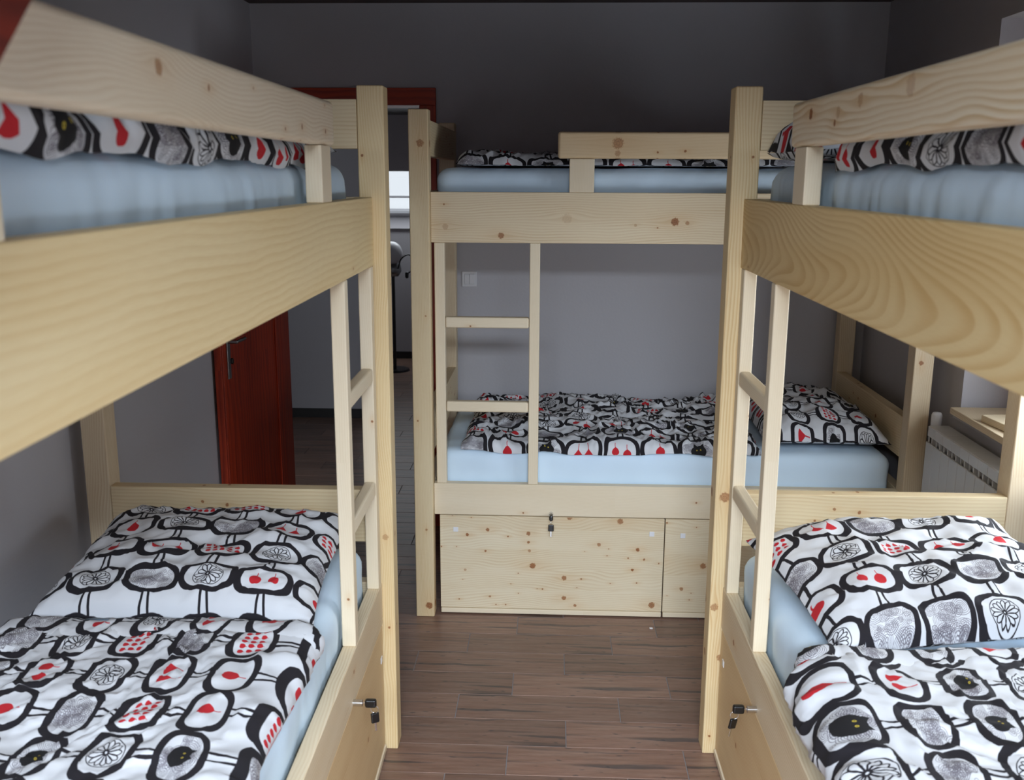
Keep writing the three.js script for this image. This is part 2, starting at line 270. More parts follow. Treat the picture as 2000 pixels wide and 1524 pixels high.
{ // roof window over the rear of the room
  const f = (x0, z0, x1, z1) => plain(x0, SKY.y, z0, x1, SKY.y + 0.06, z1);
  const w = structure('window_1', mergeGeometries([f(SKY.x0, SKY.z0, SKY.x1, SKY.z0 + 0.06), f(SKY.x0, SKY.z1 - 0.06, SKY.x1, SKY.z1), f(SKY.x0, SKY.z0 + 0.06, SKY.x0 + 0.06, SKY.z1 - 0.06), f(SKY.x1 - 0.06, SKY.z0 + 0.06, SKY.x1, SKY.z1 - 0.06)]), WHITEPL);
  mesh('pane', plain(SKY.x0 + 0.06, SKY.y + 0.025, SKY.z0 + 0.06, SKY.x1 - 0.06, SKY.y + 0.03, SKY.z1 - 0.06), GLASS, w);
}
{ // shuttered window in the niche: sill, frame, pane, closed shutter
  const w = structure('window_2', mergeGeometries([plain(X1 + 0.2, NY0 + 0.012, NZ0 + 0.005, X1 + 0.26, NY1 - 0.005, NZ0 + 0.07), plain(X1 + 0.2, NY0 + 0.012, NZ1 - 0.07, X1 + 0.26, NY1 - 0.005, NZ1 - 0.005), plain(X1 + 0.2, NY0 + 0.012, NZ0 + 0.07, X1 + 0.26, NY0 + 0.08, NZ1 - 0.07), plain(X1 + 0.2, NY1 - 0.07, NZ0 + 0.07, X1 + 0.26, NY1 - 0.005, NZ1 - 0.07)]), REDWOOD);
  mesh('pane', plain(X1 + 0.225, NY0 + 0.08, NZ0 + 0.07, X1 + 0.231, NY1 - 0.07, NZ1 - 0.07), GLASS, w);
  mesh('shutter', plain(X1 + 0.27, 1.66, 0.66, X1 + 0.3, NY1, NZ1), SHUTTER, w);
  mesh('shutter', plain(X1 + 0.27, NY0, NZ0, X1 + 0.3, NY1, 0.66), SHUTTER, w);
  mesh('mullion', plain(X1 + 0.2, NY0 + 0.08, 0.62, X1 + 0.26, NY1 - 0.07, 0.69), REDWOOD, w);
  mesh('window_sill', plain(X1 - 0.03, NY0 - 0.02, NZ0 + 0.002, X1 + 0.2, NY0 + 0.01, NZ1 - 0.002), PAINT, w);
}
{ // door casing on the back wall
  const t = structure('trim_1', box(-0.963, DY, ZB, -0.022, DY + 0.086, ZB + 0.018, 0), REDWOOD);
  mesh('casing', box(DX1, 0, ZB, -0.022, DY, ZB + 0.018, 1), REDWOOD, t);
  mesh('casing', box(-0.963, 0, ZB, DX0, DY, ZB + 0.012, 1), REDWOOD, t);
  mesh('lining', box(DX1, 0, ZB - 0.21, DX1 + 0.02, DY, ZB, 1), REDWOOD, t);
  mesh('lining', box(DX0 - 0.02, 0, ZB - 0.21, DX0, DY, ZB, 1), REDWOOD, t);
  mesh('lining', box(DX0 - 0.02, DY, ZB - 0.21, DX1 + 0.02, DY + 0.02, ZB, 0), REDWOOD, t);
}
{ // open door leaf, turned back against the left wall; local x runs from the hinge to the lock edge
  const d = new THREE.Group(); d.name = 'door_1'; d.userData.kind = 'structure'; scene.add(d);
  d.position.set(-0.893, 0.012, -1.135); d.rotation.y = -Math.PI / 2 - 0.052;
  const W = 0.835, H = 2.24;
  mesh('leaf', box(0, 0, -0.02, W, H, 0.016, 1, 0.004), REDWOOD, d);
  for (const [a, b] of [[0.0, 0.1], [W - 0.1, W]]) mesh('stile', box(a + 0.001, 0.001, -0.028, b - 0.001, H - 0.001, -0.02, 1, 0.003), REDWOOD, d);
  for (const [a, b] of [[0.0, 0.12], [H - 0.12, H]]) mesh('cross_rail', box(0.101, a + 0.001, -0.0275, W - 0.101, b - 0.001, -0.02, 0, 0.003), REDWOOD, d);
  const h = mesh('handle_plate', box(W - 0.075, 0.985, -0.036, W - 0.04, 1.205, -0.028, 1, 0.003), BRUSHED, d);
  mesh('lever', new THREE.CapsuleGeometry(0.008, 0.1, 4, 12).rotateZ(Math.PI / 2).translate(W - 0.11, 1.16, -0.075), BRUSHED, h);
  mesh('spindle', new THREE.CylinderGeometry(0.009, 0.009, 0.045, 14).rotateX(Math.PI / 2).translate(W - 0.057, 1.16, -0.055), BRUSHED, h);
  mesh('thumb_turn', new THREE.CapsuleGeometry(0.008, 0.014, 4, 10).translate(W - 0.057, 1.07, -0.048), BLACKPL, h);
}
// room behind the door
structure('wall_hall_left', plain(-2.1, 0, -6.5, -1.9, 2.77, ZB - 0.2), PAINT);
structure('wall_hall_right', plain(0.3, 0, -6.5, 0.5, 2.77, ZB - 0.2), PAINT);
structure('wall_hall_partition', plain(-1.9, 0, -3.72, -0.86, 2.77, -3.62), PAINT);
structure('baseboard_hall', plain(-1.9, 0, -3.62, -0.86, 0.075, -3.608), new THREE.MeshStandardMaterial({ color: 0x1d1a1b, roughness: 0.5 }));
structure('wall_hall_knee', plain(-1.9, 0, FZ - 0.2, 0.3, 1.36, FZ), PAINT);
structure('baseboard_knee', plain(-1.9, 0, FZ, 0.3, 0.075, FZ + 0.012), new THREE.MeshStandardMaterial({ color: 0x1d1a1b, roughness: 0.5 }));
structure('ceiling_hall', plain(-1.9, 2.45, -4.95, 0.3, 2.7, ZB - 0.2), LINING);
{ // sloping ceiling of that room with its roof window
  const a = Math.atan2(2.45 - 1.36, -4.95 - FZ), L = Math.hypot(2.45 - 1.36, -4.95 - FZ);
  const g = (s0, s1, xa, xb, t0, t1) => plain(xa, t0, s0, xb, t1, s1).rotateX(-a).translate(0, 1.36, FZ);  // s runs up the slope
  const w0 = L * 0.02, w1 = L * 0.56, wx0 = -1.5, wx1 = -0.4;
  structure('ceiling_hall_slope', mergeGeometries([g(-0.1, w0, -1.9, 0.3, 0, 0.25), g(w1, L + 0.2, -1.9, 0.3, 0, 0.25), g(w0, w1, -1.9, wx0, 0, 0.25), g(w0, w1, wx1, 0.3, 0, 0.25)]), PAINT);
  const w = structure('window_3', mergeGeometries([g(w0, w0 + 0.05, wx0, wx1, 0.16, 0.22), g(w1 - 0.07, w1, wx0, wx1, 0.06, 0.22), g(w0 + 0.05, w1 - 0.07, wx0, wx0 + 0.05, 0.16, 0.22), g(w0 + 0.05, w1 - 0.07, wx1 - 0.05, wx1, 0.16, 0.22)]), WHITEPL);
  mesh('ventilation_bar', g(w1 - 0.062, w1 - 0.02, wx0 + 0.1, wx1 - 0.1, 0.04, 0.06), BRUSHED, w);
  mesh('pane', g(w0 + 0.05, w1 - 0.07, wx0 + 0.05, wx1 - 0.05, 0.18, 0.186), GLASS, w);
  mesh('sash_bar', g(w0 + 0.3, w0 + 0.315, wx0 + 0.05, wx1 - 0.05, 0.165, 0.18), WHITEPL, w);
  const c = new THREE.Vector3(0, 0.15, (w0 + w1) / 2).applyAxisAngle(new THREE.Vector3(1, 0, 0), -a);
  farlight.position.set(-0.95, 1.36 + c.y, FZ + c.z); farlight.lookAt(-0.95, 1.36 + c.y - Math.cos(a), FZ + c.z + Math.sin(a));
}
// red roof strut that comes down beside the left bunk
{
  const s = new THREE.Shape(); const za = 2.432, ya = 2.767, slope = 0.944, th = 0.26;
  s.moveTo(za, ya); s.lineTo(za + th, ya); s.lineTo(za + th + (ya - 0.004) / slope, 0.004); s.lineTo(za + (ya - 0.004) / slope, 0.004); s.closePath();
  const geo = new THREE.ExtrudeGeometry(s, { depth: 0.1, bevelEnabled: true, bevelSize: 0.003, bevelThickness: 0.003, bevelSegments: 1 }).rotateY(-Math.PI / 2);
  geo.translate(0.147, 0, 0);
  const b = mesh('roof_strut', grainUV(geo.index ? geo.toNonIndexed() : geo, 2, [0, 0]), DARKRED);
  tag(b, 'dark red timber roof strut slanting past the guard rail of the left bunk', 'beam');
}

// ------------------------------------------------------------------ bunk bed, local frame: x along the bed, z towards the aisle, front post faces at z = 0
const WP = 0.081, RF = 0.0405, H = 2.183, Y1T = 1.858, Y1B = 1.652, Y0T = 0.611, Y0B = 0.468, GT = 2.098, GB = 1.992;
// flip = 1: ladder at the low-x end; everything is built in bed coordinates (s along, y, q across: q=0 front post face, negative inwards)
function bunk(opts) {
  const { label, len, depth, mats, place } = opts;
  const B = thing('bunk_bed', label, 'bunk bed', 'pine bunk beds');
  const P = place;                                                    // maps (s, y, q) ranges to a box in the group's own frame
  const put = (name, s0, y0, q0, s1, y1, q1, grain, mat, r, off) => mesh(name, P(s0, y0, q0, s1, y1, q1, grain, r, off), mat, B);
  for (const s of [0, len - WP]) for (const q of [-WP, -depth]) { const own = s === 0 && q === -WP; put('post', s, 0, q, s + WP, H, q + WP, 'y', own ? mats.post : pick(), 0.005, own ? [0, 0] : null); }
  const si = WP + 0.0005, so = len - WP - 0.0005;
  for (const back of [0, 1]) {
    const qa = back ? -depth + RF : -WP, qb = qa + WP - RF;
    put('side_rail', si, Y1B, qa, so, Y1T, qb, 's', back ? pick() : mats.upper, 0.003, back ? null : [0, 0]);
    put('side_rail', si, Y0B, qa, so, Y0T, qb, 's', back ? pick() : mats.lower, 0.003);
  }
  for (const s of [WP - 0.045, len - WP]) {                           // boards across the ends, flush with the inner post faces
    put('end_board', s, 2.0, -depth + WP + 0.0005, s + 0.045, 2.143, -WP - 0.0005, 'q', WOOD.plank, 0.003, [0.02, 0.02]);
    put('end_board', s, 0.752, -depth + WP + 0.0005, s + 0.045, 0.93, -WP - 0.0005, 'q', WOOD.plank, 0.003, [0.02, 0.0]);
    put('end_board', s, Y0B, -depth + WP + 0.0005, s + 0.045, Y0T, -WP - 0.0005, 'q', pick());
    put('end_board', s, Y1B, -depth + WP + 0.0005, s + 0.045, Y1T, -WP - 0.0005, 'q', pick());
  }
  for (const y of [Y1B + 0.035, Y0B + 0.03]) put('bed_base', si + 0.002, y, -depth + WP + 0.002, so - 0.002, y + 0.03, -WP - 0.002, 's', PINE[2]);
  // guard rail from the ladder opening to the other post, rounded at its free end
  const g0 = 0.6015, g1 = so;
  put('guard_rail', g0, GB, -WP, g1, GT, -RF, 's', mats.guard, 0.012, [0, 0]);
  put('guard_support', 0.649, Y1T, -WP - 0.001, 0.75, GB - 0.0005, -RF - 0.001, 'y', WOOD.pale, 0.003);
  if (len > 2.2) put('guard_support', 2.14, Y1T, -WP - 0.001, 2.24, GB - 0.0005, -RF - 0.001, 'y', WOOD.pale, 0.003);
  // ladder between the rails
  for (const s of [0.094, 0.491]) put('ladder_stile', s, Y0T, -WP, s + 0.043, Y1B, -RF - 0.001, 'y', WOOD.pale, 0.004);
  for (const y of [1.295, 0.931]) put('ladder_rung', 0.1375, y, -WP + 0.002, 0.4905, y + 0.047, -RF - 0.002, 's', WOOD.pale, 0.008);
  return B;
}
// storage drawers below the lower rail
function drawer(opts) {
  const { label, s0, s1, mat, P, B, depth, tags } = opts;
  const D = thing('storage_drawer', label, 'drawer', 'pine drawers under the bunks');
  D.position.copy(B.position); D.rotation.copy(B.rotation);
  mesh('front_panel', P(s0, 0.03, -RF - 0.02, s1, Y0B - 0.004, -RF - 0.001, 's', 0.002, opts.off ?? [0, 0]), mat, D);
  mesh('bottom_strip', P(s0 + 0.002, 0.006, -RF - 0.03, s1 - 0.001, 0.0285, -RF + 0.004, 's', 0.003), WOOD.pale, D);
  mesh('carcass', P(s0 + 0.004, 0.03, -depth + 0.12, s1 - 0.004, Y0B - 0.02, -RF - 0.0205, 's', 0.002), PINE[2], D);
  for (const [s, y] of tags) mesh('felt_pad', P(s - 0.011, y - 0.011, -RF - 0.0008, s + 0.011, y + 0.011, -RF + 0.002, 's', 0.003), WHITEPL, D);
  return D;
}
function keys(label, P, B, s, y, spin) {
  const lock = new THREE.Group(); B.add(lock);
  const K = thing('key_bunch', label, 'keys', 'keys left in the drawer locks');
  K.position.copy(B.position); K.rotation.copy(B.rotation);
  const cyl = (r, q0, q1, ss, yy, seg = 20) => P.cyl(r, q0, q1, ss, yy, seg);
  B.remove(lock);
  mesh('lock_barrel', cyl(0.0095, -RF - 0.004, -RF + 0.026, s, y), CHROME, B);
  mesh('blade', P(s - 0.001, y - 0.003, -RF + 0.0265, s + 0.001, y + 0.003, -RF + 0.034, 's', 0.0005), CHROME, K);
  mesh('key_head', P(s - 0.0085, y - 0.0125, -RF + 0.0335, s + 0.0085, y + 0.0125, -RF + 0.066, 's', 0.006), BLACKPL, K);
  mesh('key_ring', P.ring(0.011, 0.0011, s, y - 0.019, -RF + 0.06), CHROME, K);
  const hang = P.hang(s, y - 0.029, -RF + 0.06, spin);
  mesh('spare_key_head', hang.head, BLACKPL, K);
  mesh('spare_blade', hang.blade, CHROME, K);
  return K;
}
function placer(kind) {
  const S = kind === 'B' ? ([s, y, q]) => [s, y, q] : kind === 'L' ? ([s, y, q]) => [q, y, s - WP] : ([s, y, q]) => [-q, y, s - WP];
  const axis = kind === 'B' ? { s: 0, y: 1, q: 2 } : { s: 2, y: 1, q: 0 };
  const P = (s0, y0, q0, s1, y1, q1, grain = 's', r = 0.003, off = null) => {
    const a = S([s0, y0, q0]), b = S([s1, y1, q1]);
    return box(Math.min(a[0], b[0]), y0, Math.min(a[2], b[2]), Math.max(a[0], b[0]), y1, Math.max(a[2], b[2]), axis[grain], r, r > 0.008 ? 3 : 1, off ?? undefined);
  };
  const M = new THREE.Matrix4();                                      // bed frame (s, y, q) -> own frame
  const ex = new THREE.Vector3(...S([1 , 0, 0])).sub(new THREE.Vector3(...S([0, 0, 0]))), ez = new THREE.Vector3(...S([0, 0, 1])).sub(new THREE.Vector3(...S([0, 0, 0])));
  P.S = S;
  P.cyl = (r, q0, q1, s, y, seg) => { const g = new THREE.CylinderGeometry(r, r, q1 - q0, seg).rotateX(Math.PI / 2); if (kind !== 'B') g.rotateY(Math.PI / 2); const c = S([s, y, (q0 + q1) / 2]); return g.translate(...c); };
  P.ring = (R, r, s, y, q) => { const g = new THREE.TorusGeometry(R, r, 8, 28); if (kind === 'B') g.rotateY(Math.PI / 2); return g.translate(...S([s, y, q])); };
  P.hang = (s, y, q, spin) => {
    const c = S([s, y, q]), head = new RoundedBoxGeometry(0.024, 0.031, 0.009, 3, 0.004).translate(0, -0.0155, 0), blade = new RoundedBoxGeometry(0.006, 0.026, 0.002, 1, 0.0008).translate(0, -0.043, 0);
    for (const g of [head, blade]) g.rotateY(kind === 'B' ? 0 : 0.5).rotateZ(spin).translate(...c);
    return { head, blade };
  };
  return P;
}
const PB = placer('B'), PL = placer('L'), PR = placer('R');
const BB = bunk({ label: 'pine bunk bed along the back wall, seen side on, ladder at its left', len: 2.16, depth: 1.145, place: PB, mats: { upper: WOOD.railB, lower: WOOD.pale, guard: WOOD.guardB, post: WOOD.postB } });
BB.rotation.y = -0.0014;
const LB = bunk({ label: 'pine bunk bed on the left, running along the left wall past the open red door', len: 2.5, depth: 1.003, place: PL, mats: { upper: WOOD.railL, lower: PINE[1], guard: WOOD.guardL, post: WOOD.postL } });
LB.position.set(0.0784, 0, 1.0307); LB.rotation.y = 0.0099;
const RB = bunk({ label: 'pine bunk bed on the right, in front of the radiator and the window niche', len: 2.36, depth: 1.007, place: PR, mats: { upper: WOOD.railR, lower: PINE[1], guard: WOOD.guardR, post: WOOD.postR } });
RB.position.set(1.1164, 0, 1.0073); RB.rotation.y = 0.0125;

drawer({ label: 'knotty pine drawer front with a key in its lock under the back bunk', s0: 0.105, s1: 1.089, mat: WOOD.drawerB, P: PB, B: BB, depth: 1.1, tags: [[0.175, 0.4], [1.035, 0.395]] });
drawer({ label: 'second pine drawer under the back bunk, half hidden by the right bunk post', s0: 1.093, s1: 2.07, mat: WOOD.drawerB, off: [0.62, 0.2], P: PB, B: BB, depth: 1.1, tags: [[1.17, 0.39]] });
drawer({ label: 'pine drawer with keys in its lock under the left bunk', s0: 0.093, s1: 1.18, mat: WOOD.drawer, P: PL, B: LB, depth: 0.95, tags: [[0.132, 0.36]] });
drawer({ label: 'pine drawer with keys in its lock under the right bunk', s0: 0.093, s1: 1.18, mat: WOOD.drawer, P: PR, B: RB, depth: 0.95, tags: [[0.152, 0.375]] });
keys('pair of black-headed keys hanging from the drawer lock of the back bunk', PB, BB, 0.594, 0.481, 0);
keys('pair of black-headed keys hanging from the drawer lock of the left bunk', PL, LB, 0.605, 0.478, 0.05);
keys('pair of black-headed keys hanging from the drawer lock of the right bunk', PR, RB, 0.625, 0.487, -0.2);

// ------------------------------------------------------------------ bedding, built in bed coordinates and mapped like the bed
// mattress under a fitted sheet: rounded slab with soft gathers
function softSlab(L, Hh, D, r, seed, gather) {
  const nx = Math.round(L / 0.02), nz = Math.round(D / 0.02), g = new THREE.BoxGeometry(L, Hh, D, nx, 10, nz), p = g.attributes.position;
  const v = new THREE.Vector3(), c = new THREE.Vector3();
  for (let i = 0; i < p.count; i++) {
    v.fromBufferAttribute(p, i);
    c.set(Math.max(-L / 2 + r, Math.min(L / 2 - r, v.x)), Math.max(-Hh / 2 + r, Math.min(Hh / 2 - r, v.y)), Math.max(-D / 2 + r, Math.min(D / 2 - r, v.z)));
    v.sub(c); const l = v.length() || 1; const dir = v.clone().divideScalar(l); v.copy(c).addScaledVector(dir, Math.min(l, r));
    const side = 1 - Math.abs(dir.y), w = 0.004 * n3(v.x * 5 + seed, v.y * 6, v.z * 5) + side * gather * (0.6 * n3(v.x * 34 + seed, v.y * 3, v.z * 34) + 0.4 * n3(v.x * 11, v.y * 5 + v.x * 3, v.z * 11 + seed));
    v.addScaledVector(dir, w); p.setXYZ(i, v.x, v.y, v.z);
  }
  const m = mergeVertices((g.deleteAttribute('normal'), g.deleteAttribute('uv'), g)); m.computeVertexNormals(); return m;
}
// a geometry in (s, y, q) turned into the bed's own frame
function toBed(geo, P) {
  const p = geo.attributes.position; for (let i = 0; i < p.count; i++) { const c = P.S([p.getX(i), p.getY(i), p.getZ(i)]); p.setXYZ(i, c[0], c[1], c[2]); }
  const a = P.S([1, 0, 0]), b = P.S([0, 0, 1]), o = P.S([0, 0, 0]);
  const det = (a[0] - o[0]) * (b[2] - o[2]) - (a[2] - o[2]) * (b[0] - o[0]);
  if (det < 0 && geo.index) { const ix = geo.index.array; for (let i = 0; i < ix.length; i += 3) { const t = ix[i]; ix[i] = ix[i + 1]; ix[i + 1] = t; } }
  geo.computeVertexNormals(); return geo;
}
function onBed(name, geo, mat, P, B, label, category, group) {
  const m = mesh(name, toBed(geo, P), mat); m.position.copy(B.position); m.rotation.copy(B.rotation); return tag(m, label, category, group);
}
function mattress(P, B, len, depth, y0, y1, label, seed, gather = 0.003, inset = 0.012) {
  const L = len - 2 * WP - 0.03, D = depth - 2 * WP - 2 * inset, g = softSlab(L, y1 - y0, D, 0.055, seed, gather);
  g.translate(len / 2, (y0 + y1) / 2, -depth / 2); return onBed('mattress', g, SHEET, P, B, label, 'mattress', 'mattresses with pale blue sheets');
}
// duvet: s0..s1 along, arc-length t from the wall side (0) to the aisle (T), bending over the mattress edge at q = edge
function duvet(P, B, o) {
  const { s0, s1, q0, T, edge, y, th, seed, rumple, up, label, hem = 0.01, r = 0.05, shift = 0, parent = null } = o;
  const ns = Math.round((s1 - s0) / 0.012), nt = Math.round(T / 0.012), pos = [], uv = [], idx = [];
  const rise = (d) => (th + 0.55 * rumple) * Math.pow(Math.min(1, d / 0.045), 0.5);   // the cloth laid out flat along the puffed edge
  const laid = (len, n) => { const a = [0]; for (let k = 1; k <= n; k++) { const p0 = (k - 1) / n * len, p1 = k / n * len; a.push(a[k - 1] + Math.hypot(p1 - p0, rise(Math.min(p1, len - p1)) - rise(Math.min(p0, len - p0)))); } return a; };
  const LS = laid(s1 - s0, ns), LT = laid(T, nt);
  const at = (t) => { const flat = edge - r - q0; if (t < flat) return [q0 + t, y, 0]; const a = Math.min((t - flat) / r, Math.PI / 2), rest = Math.max(0, t - flat - r * Math.PI / 2); return [edge - r + r * Math.sin(a), y - r + r * Math.cos(a) - rest, a]; };
  const bump = (s, t) => {
    const a = n2(s * 2.1 + seed, t * 2.4), b = n2(s * 5 + seed * 2, t * 6 + 2 * a), c = n2(s * 11 + seed, t * 9 + b), f = 1 - Math.abs(n2(s * 2.4 + 0.7 * a + seed, t * 3.2 + 0.4 * b)), k = 1 - Math.abs(n2(s * 4.5 + 0.5 * b, t * 3.6 + seed + 0.5 * a));
    return rumple * (0.5 + 0.5 * a + 0.22 * b + 0.05 * c + 0.55 * Math.pow(f, 4) + 0.3 * Math.pow(k, 5));
  };
  for (const top of [1, 0]) for (let j = 0; j <= nt; j++) for (let i = 0; i <= ns; i++) {
    const es = i / ns, et = j / nt, wob = hem * n2(es * (s1 - s0) * 4 + seed, 7), wos = hem * 1.4 * n2(et * T * 3.5, seed);
    const t = Math.max(0, et * T + wob * smooth(0.7, 1, et)), s = s0 + es * (s1 - s0) + wos * (es < 0.5 ? 1 - smooth(0, 0.25, es) : 0);
    const es1 = Math.pow(Math.min(1, Math.min(es * ns * 0.012, (1 - es) * ns * 0.012) / 0.045), 0.5), et1 = Math.pow(Math.min(1, Math.min(et * T, (1 - et) * T) / 0.045), 0.5), e = es1 * et1;
    const [q, yy, a] = at(t); let h = 0.003 + bump(s, t) * 0.35 * (1 - e);
    if (top) { h += e * (th + bump(s, t)); }
    pos.push(s, yy + h * Math.cos(a), q + h * Math.sin(a));
    const A = s0 + LS[i] + shift, Bt = q0 + LT[j];
    if (up === '-s') uv.push(Bt / PW, -A / PH); else if (up === '+s') uv.push(-Bt / PW, A / PH); else if (up === '+q') uv.push(A / PW, Bt / PH); else uv.push(-A / PW, -Bt / PH);
  }
  const N = (ns + 1) * (nt + 1);
  for (const top of [0, 1]) for (let j = 0; j < nt; j++) for (let i = 0; i < ns; i++) { const a = j * (ns + 1) + i + (top ? 0 : N), b = a + 1, c = a + ns + 1, d = c + 1; if (top) idx.push(a, c, b, b, c, d); else idx.push(a, b, c, b, d, c); }
  const rim = []; for (let i = 0; i < ns; i++) rim.push([i, i + 1], [nt * (ns + 1) + i + 1, nt * (ns + 1) + i]); for (let j = 0; j < nt; j++) rim.push([(j + 1) * (ns + 1), j * (ns + 1)], [j * (ns + 1) + ns, (j + 1) * (ns + 1) + ns]);
  for (const [a, b] of rim) idx.push(a, b, a + N, b, b + N, a + N);
  const g = new THREE.BufferGeometry(); g.setAttribute('position', new THREE.Float32BufferAttribute(pos, 3)); g.setAttribute('uv', new THREE.Float32BufferAttribute(uv, 2)); g.setIndex(idx);
  if (parent) return mesh('turned_back_edge', toBed(g, P), PRINT, parent);
  return onBed('duvet', g, PRINT, P, B, label, 'duvet', 'duvets in the printed cover');
}
// pillow: two puffed faces meeting in a seam; centre (s, y, q), half sizes a along s and b along q
function pillow(P, B, o) {
  const { s, y, q, a, b, th, tilt = 0, roll = 0, yaw = 0, puffy = 0.55, up, label, seed } = o, n = 60, pos = [], uv = [], idx = [];
  const M = new THREE.Matrix4().makeRotationFromEuler(new THREE.Euler(roll, yaw, tilt)); const v = new THREE.Vector3();
  for (const top of [1, -1]) for (let j = 0; j <= n; j++) for (let i = 0; i <= n; i++) {
    const u = -1 + 2 * i / n, w = -1 + 2 * j / n, ed = (1 - u ** 4) * (1 - w ** 4), puff = Math.pow(Math.max(0, ed), puffy);
    const pin = 1 - 0.06 * (1 - w * w) * Math.abs(u) ** 3, pinw = 1 - 0.06 * (1 - u * u) * Math.abs(w) ** 3;
    const crease = 0.006 * n2(u * 4 + seed, w * 4) + 0.008 * (1 - ed) * n2(u * 9 + seed, w * 9) + 0.007 * Math.pow(1 - Math.abs(n2(u * 2.2 + seed, w * 2.6)), 6);
    const hgt = top > 0 ? th * puff * (0.9 + 0.14 * n2(u * 1.4 + seed, w * 1.4)) + crease * (0.3 + ed) : -0.25 * th * puff;
    v.set(u * a * pin, hgt, w * b * pinw).applyMatrix4(M); pos.push(s + v.x, y + v.y, q + v.z);
    const A = (s + u * a * 1.06) , C = (q + w * b * 1.06), k = top > 0 ? 0 : 0.4;
    if (up === '-s') uv.push(C / PW + k, -A / PH); else if (up === '+q') uv.push(A / PW + k, C / PH); else if (up === '+s') uv.push(-C / PW + k, A / PH); else uv.push(-A / PW + k, -C / PH);
  }
  const N = (n + 1) * (n + 1);
  for (const top of [1, 0]) for (let j = 0; j < n; j++) for (let i = 0; i < n; i++) { const A = j * (n + 1) + i + (top ? 0 : N), Bq = A + 1, C = A + n + 1, D = C + 1; if (top) idx.push(A, C, Bq, Bq, C, D); else idx.push(A, Bq, C, Bq, D, C); }
  const g = new THREE.BufferGeometry(); g.setAttribute('position', new THREE.Float32BufferAttribute(pos, 3)); g.setAttribute('uv', new THREE.Float32BufferAttribute(uv, 2)); g.setIndex(idx);
  return onBed('pillow', g, PRINT, P, B, label, 'pillow', 'pillows in the printed cover');
}
const LOW = 0.75, UPP = 1.955;
mattress(PB, BB, 2.16, 1.145, 0.535, LOW, 'pale blue sheeted mattress on the lower berth of the back bunk', 1);
mattress(PB, BB, 2.16, 1.145, 1.726, UPP, 'pale blue sheeted mattress on the upper berth of the back bunk', 2, 0.004, 0.026);
mattress(PL, LB, 2.5, 1.003, 0.535, LOW, 'pale blue sheeted mattress on the lower berth of the left bunk', 3);
mattress(PL, LB, 2.5, 1.003, 1.726, UPP, 'pale blue sheeted mattress on the upper berth of the left bunk', 4, 0.005, 0.026);
mattress(PR, RB, 2.36, 1.007, 0.535, LOW, 'pale blue sheeted mattress on the lower berth of the right bunk', 5);
mattress(PR, RB, 2.36, 1.007, 1.726, UPP, 'pale blue sheeted mattress on the upper berth of the right bunk', 6, 0.006, 0.026);

// in bed coordinates s is measured from the outer face of the ladder-end post
const dL = duvet(PL, LB, { s0: 0.79, s1: 2.34, q0: -0.9, T: 0.82, edge: -0.093, y: LOW + 0.006, th: 0.03, rumple: 0.02, seed: 4.2, up: '+q', label: 'printed duvet spread on the lower berth of the left bunk' });
const dR = duvet(PR, RB, { s0: 0.89, s1: 2.2, q0: -0.9, T: 0.9, edge: -0.078, y: LOW + 0.01, th: 0.03, rumple: 0.022, seed: 8.7, up: '-q', label: 'printed duvet spread on the lower berth of the right bunk' });
duvet(PL, LB, { s0: 0.752, s1: 0.875, q0: -0.9, T: 0.835, edge: -0.093, y: LOW + 0.03, th: 0.014, rumple: 0.016, seed: 4.2, up: '+q', shift: 0.29, hem: 0.02, parent: dL });
duvet(PR, RB, { s0: 0.855, s1: 0.97, q0: -0.9, T: 0.86, edge: -0.078, y: LOW + 0.034, th: 0.014, rumple: 0.016, seed: 8.7, up: '-q', shift: 0.36, hem: 0.02, parent: dR });
duvet(PB, BB, { s0: 0.2, s1: 1.5, q0: -1.05, T: 0.955, edge: -0.093, y: LOW + 0.006, th: 0.012, rumple: 0.036, seed: 2.3, up: '-q', label: 'crumpled printed duvet on the lower berth of the back bunk' });
duvet(PL, LB, { s0: 0.62, s1: 2.34, q0: -0.88, T: 0.777, edge: -0.108, y: UPP + 0.012, th: 0.038, rumple: 0.022, seed: 12.1, up: '-q', label: 'printed duvet on the upper berth of the left bunk behind its guard rail' });
duvet(PR, RB, { s0: 0.8, s1: 2.2, q0: -0.88, T: 0.78, edge: -0.108, y: UPP + 0.012, th: 0.038, rumple: 0.022, seed: 15.3, up: '-q', label: 'printed duvet on the upper berth of the right bunk behind its guard rail' });
duvet(PB, BB, { s0: 0.17, s1: 1.6, q0: -1.05, T: 0.92, edge: -0.093, y: UPP + 0.006, th: 0.03, rumple: 0.025, seed: 21.3, up: '-q', label: 'printed duvet on the upper berth of the back bunk' });
pillow(PL, LB, { s: 0.42, y: LOW + 0.055, q: -0.5, a: 0.3, b: 0.385, th: 0.105, tilt: -0.13, up: '-s', seed: 3, label: 'printed pillow on the lower berth of the left bunk beside the ladder' });
pillow(PR, RB, { s: 0.515, y: LOW + 0.068, q: -0.5, a: 0.285, b: 0.4, th: 0.125, tilt: -0.15, yaw: 0.2, up: '-s', seed: 5, label: 'plump printed pillow on the lower berth of the right bunk' });
pillow(PB, BB, { s: 1.79, y: LOW + 0.045, q: -0.58, a: 0.27, b: 0.46, th: 0.12, up: '+s', seed: 8, label: 'printed pillow on the lower berth of the back bunk, behind the right ladder' });
pillow(PR, RB, { s: 0.36, y: UPP + 0.036, q: -0.505, a: 0.255, b: 0.41, th: 0.13, puffy: 0.3, up: '-s', seed: 13, label: 'printed pillow on the upper berth of the right bunk behind the post' });
pillow(PL, LB, { s: 0.345, y: UPP + 0.035, q: -0.52, a: 0.24, b: 0.385, th: 0.07, up: '-s', seed: 17, label: 'printed pillow on the upper berth of the left bunk' });

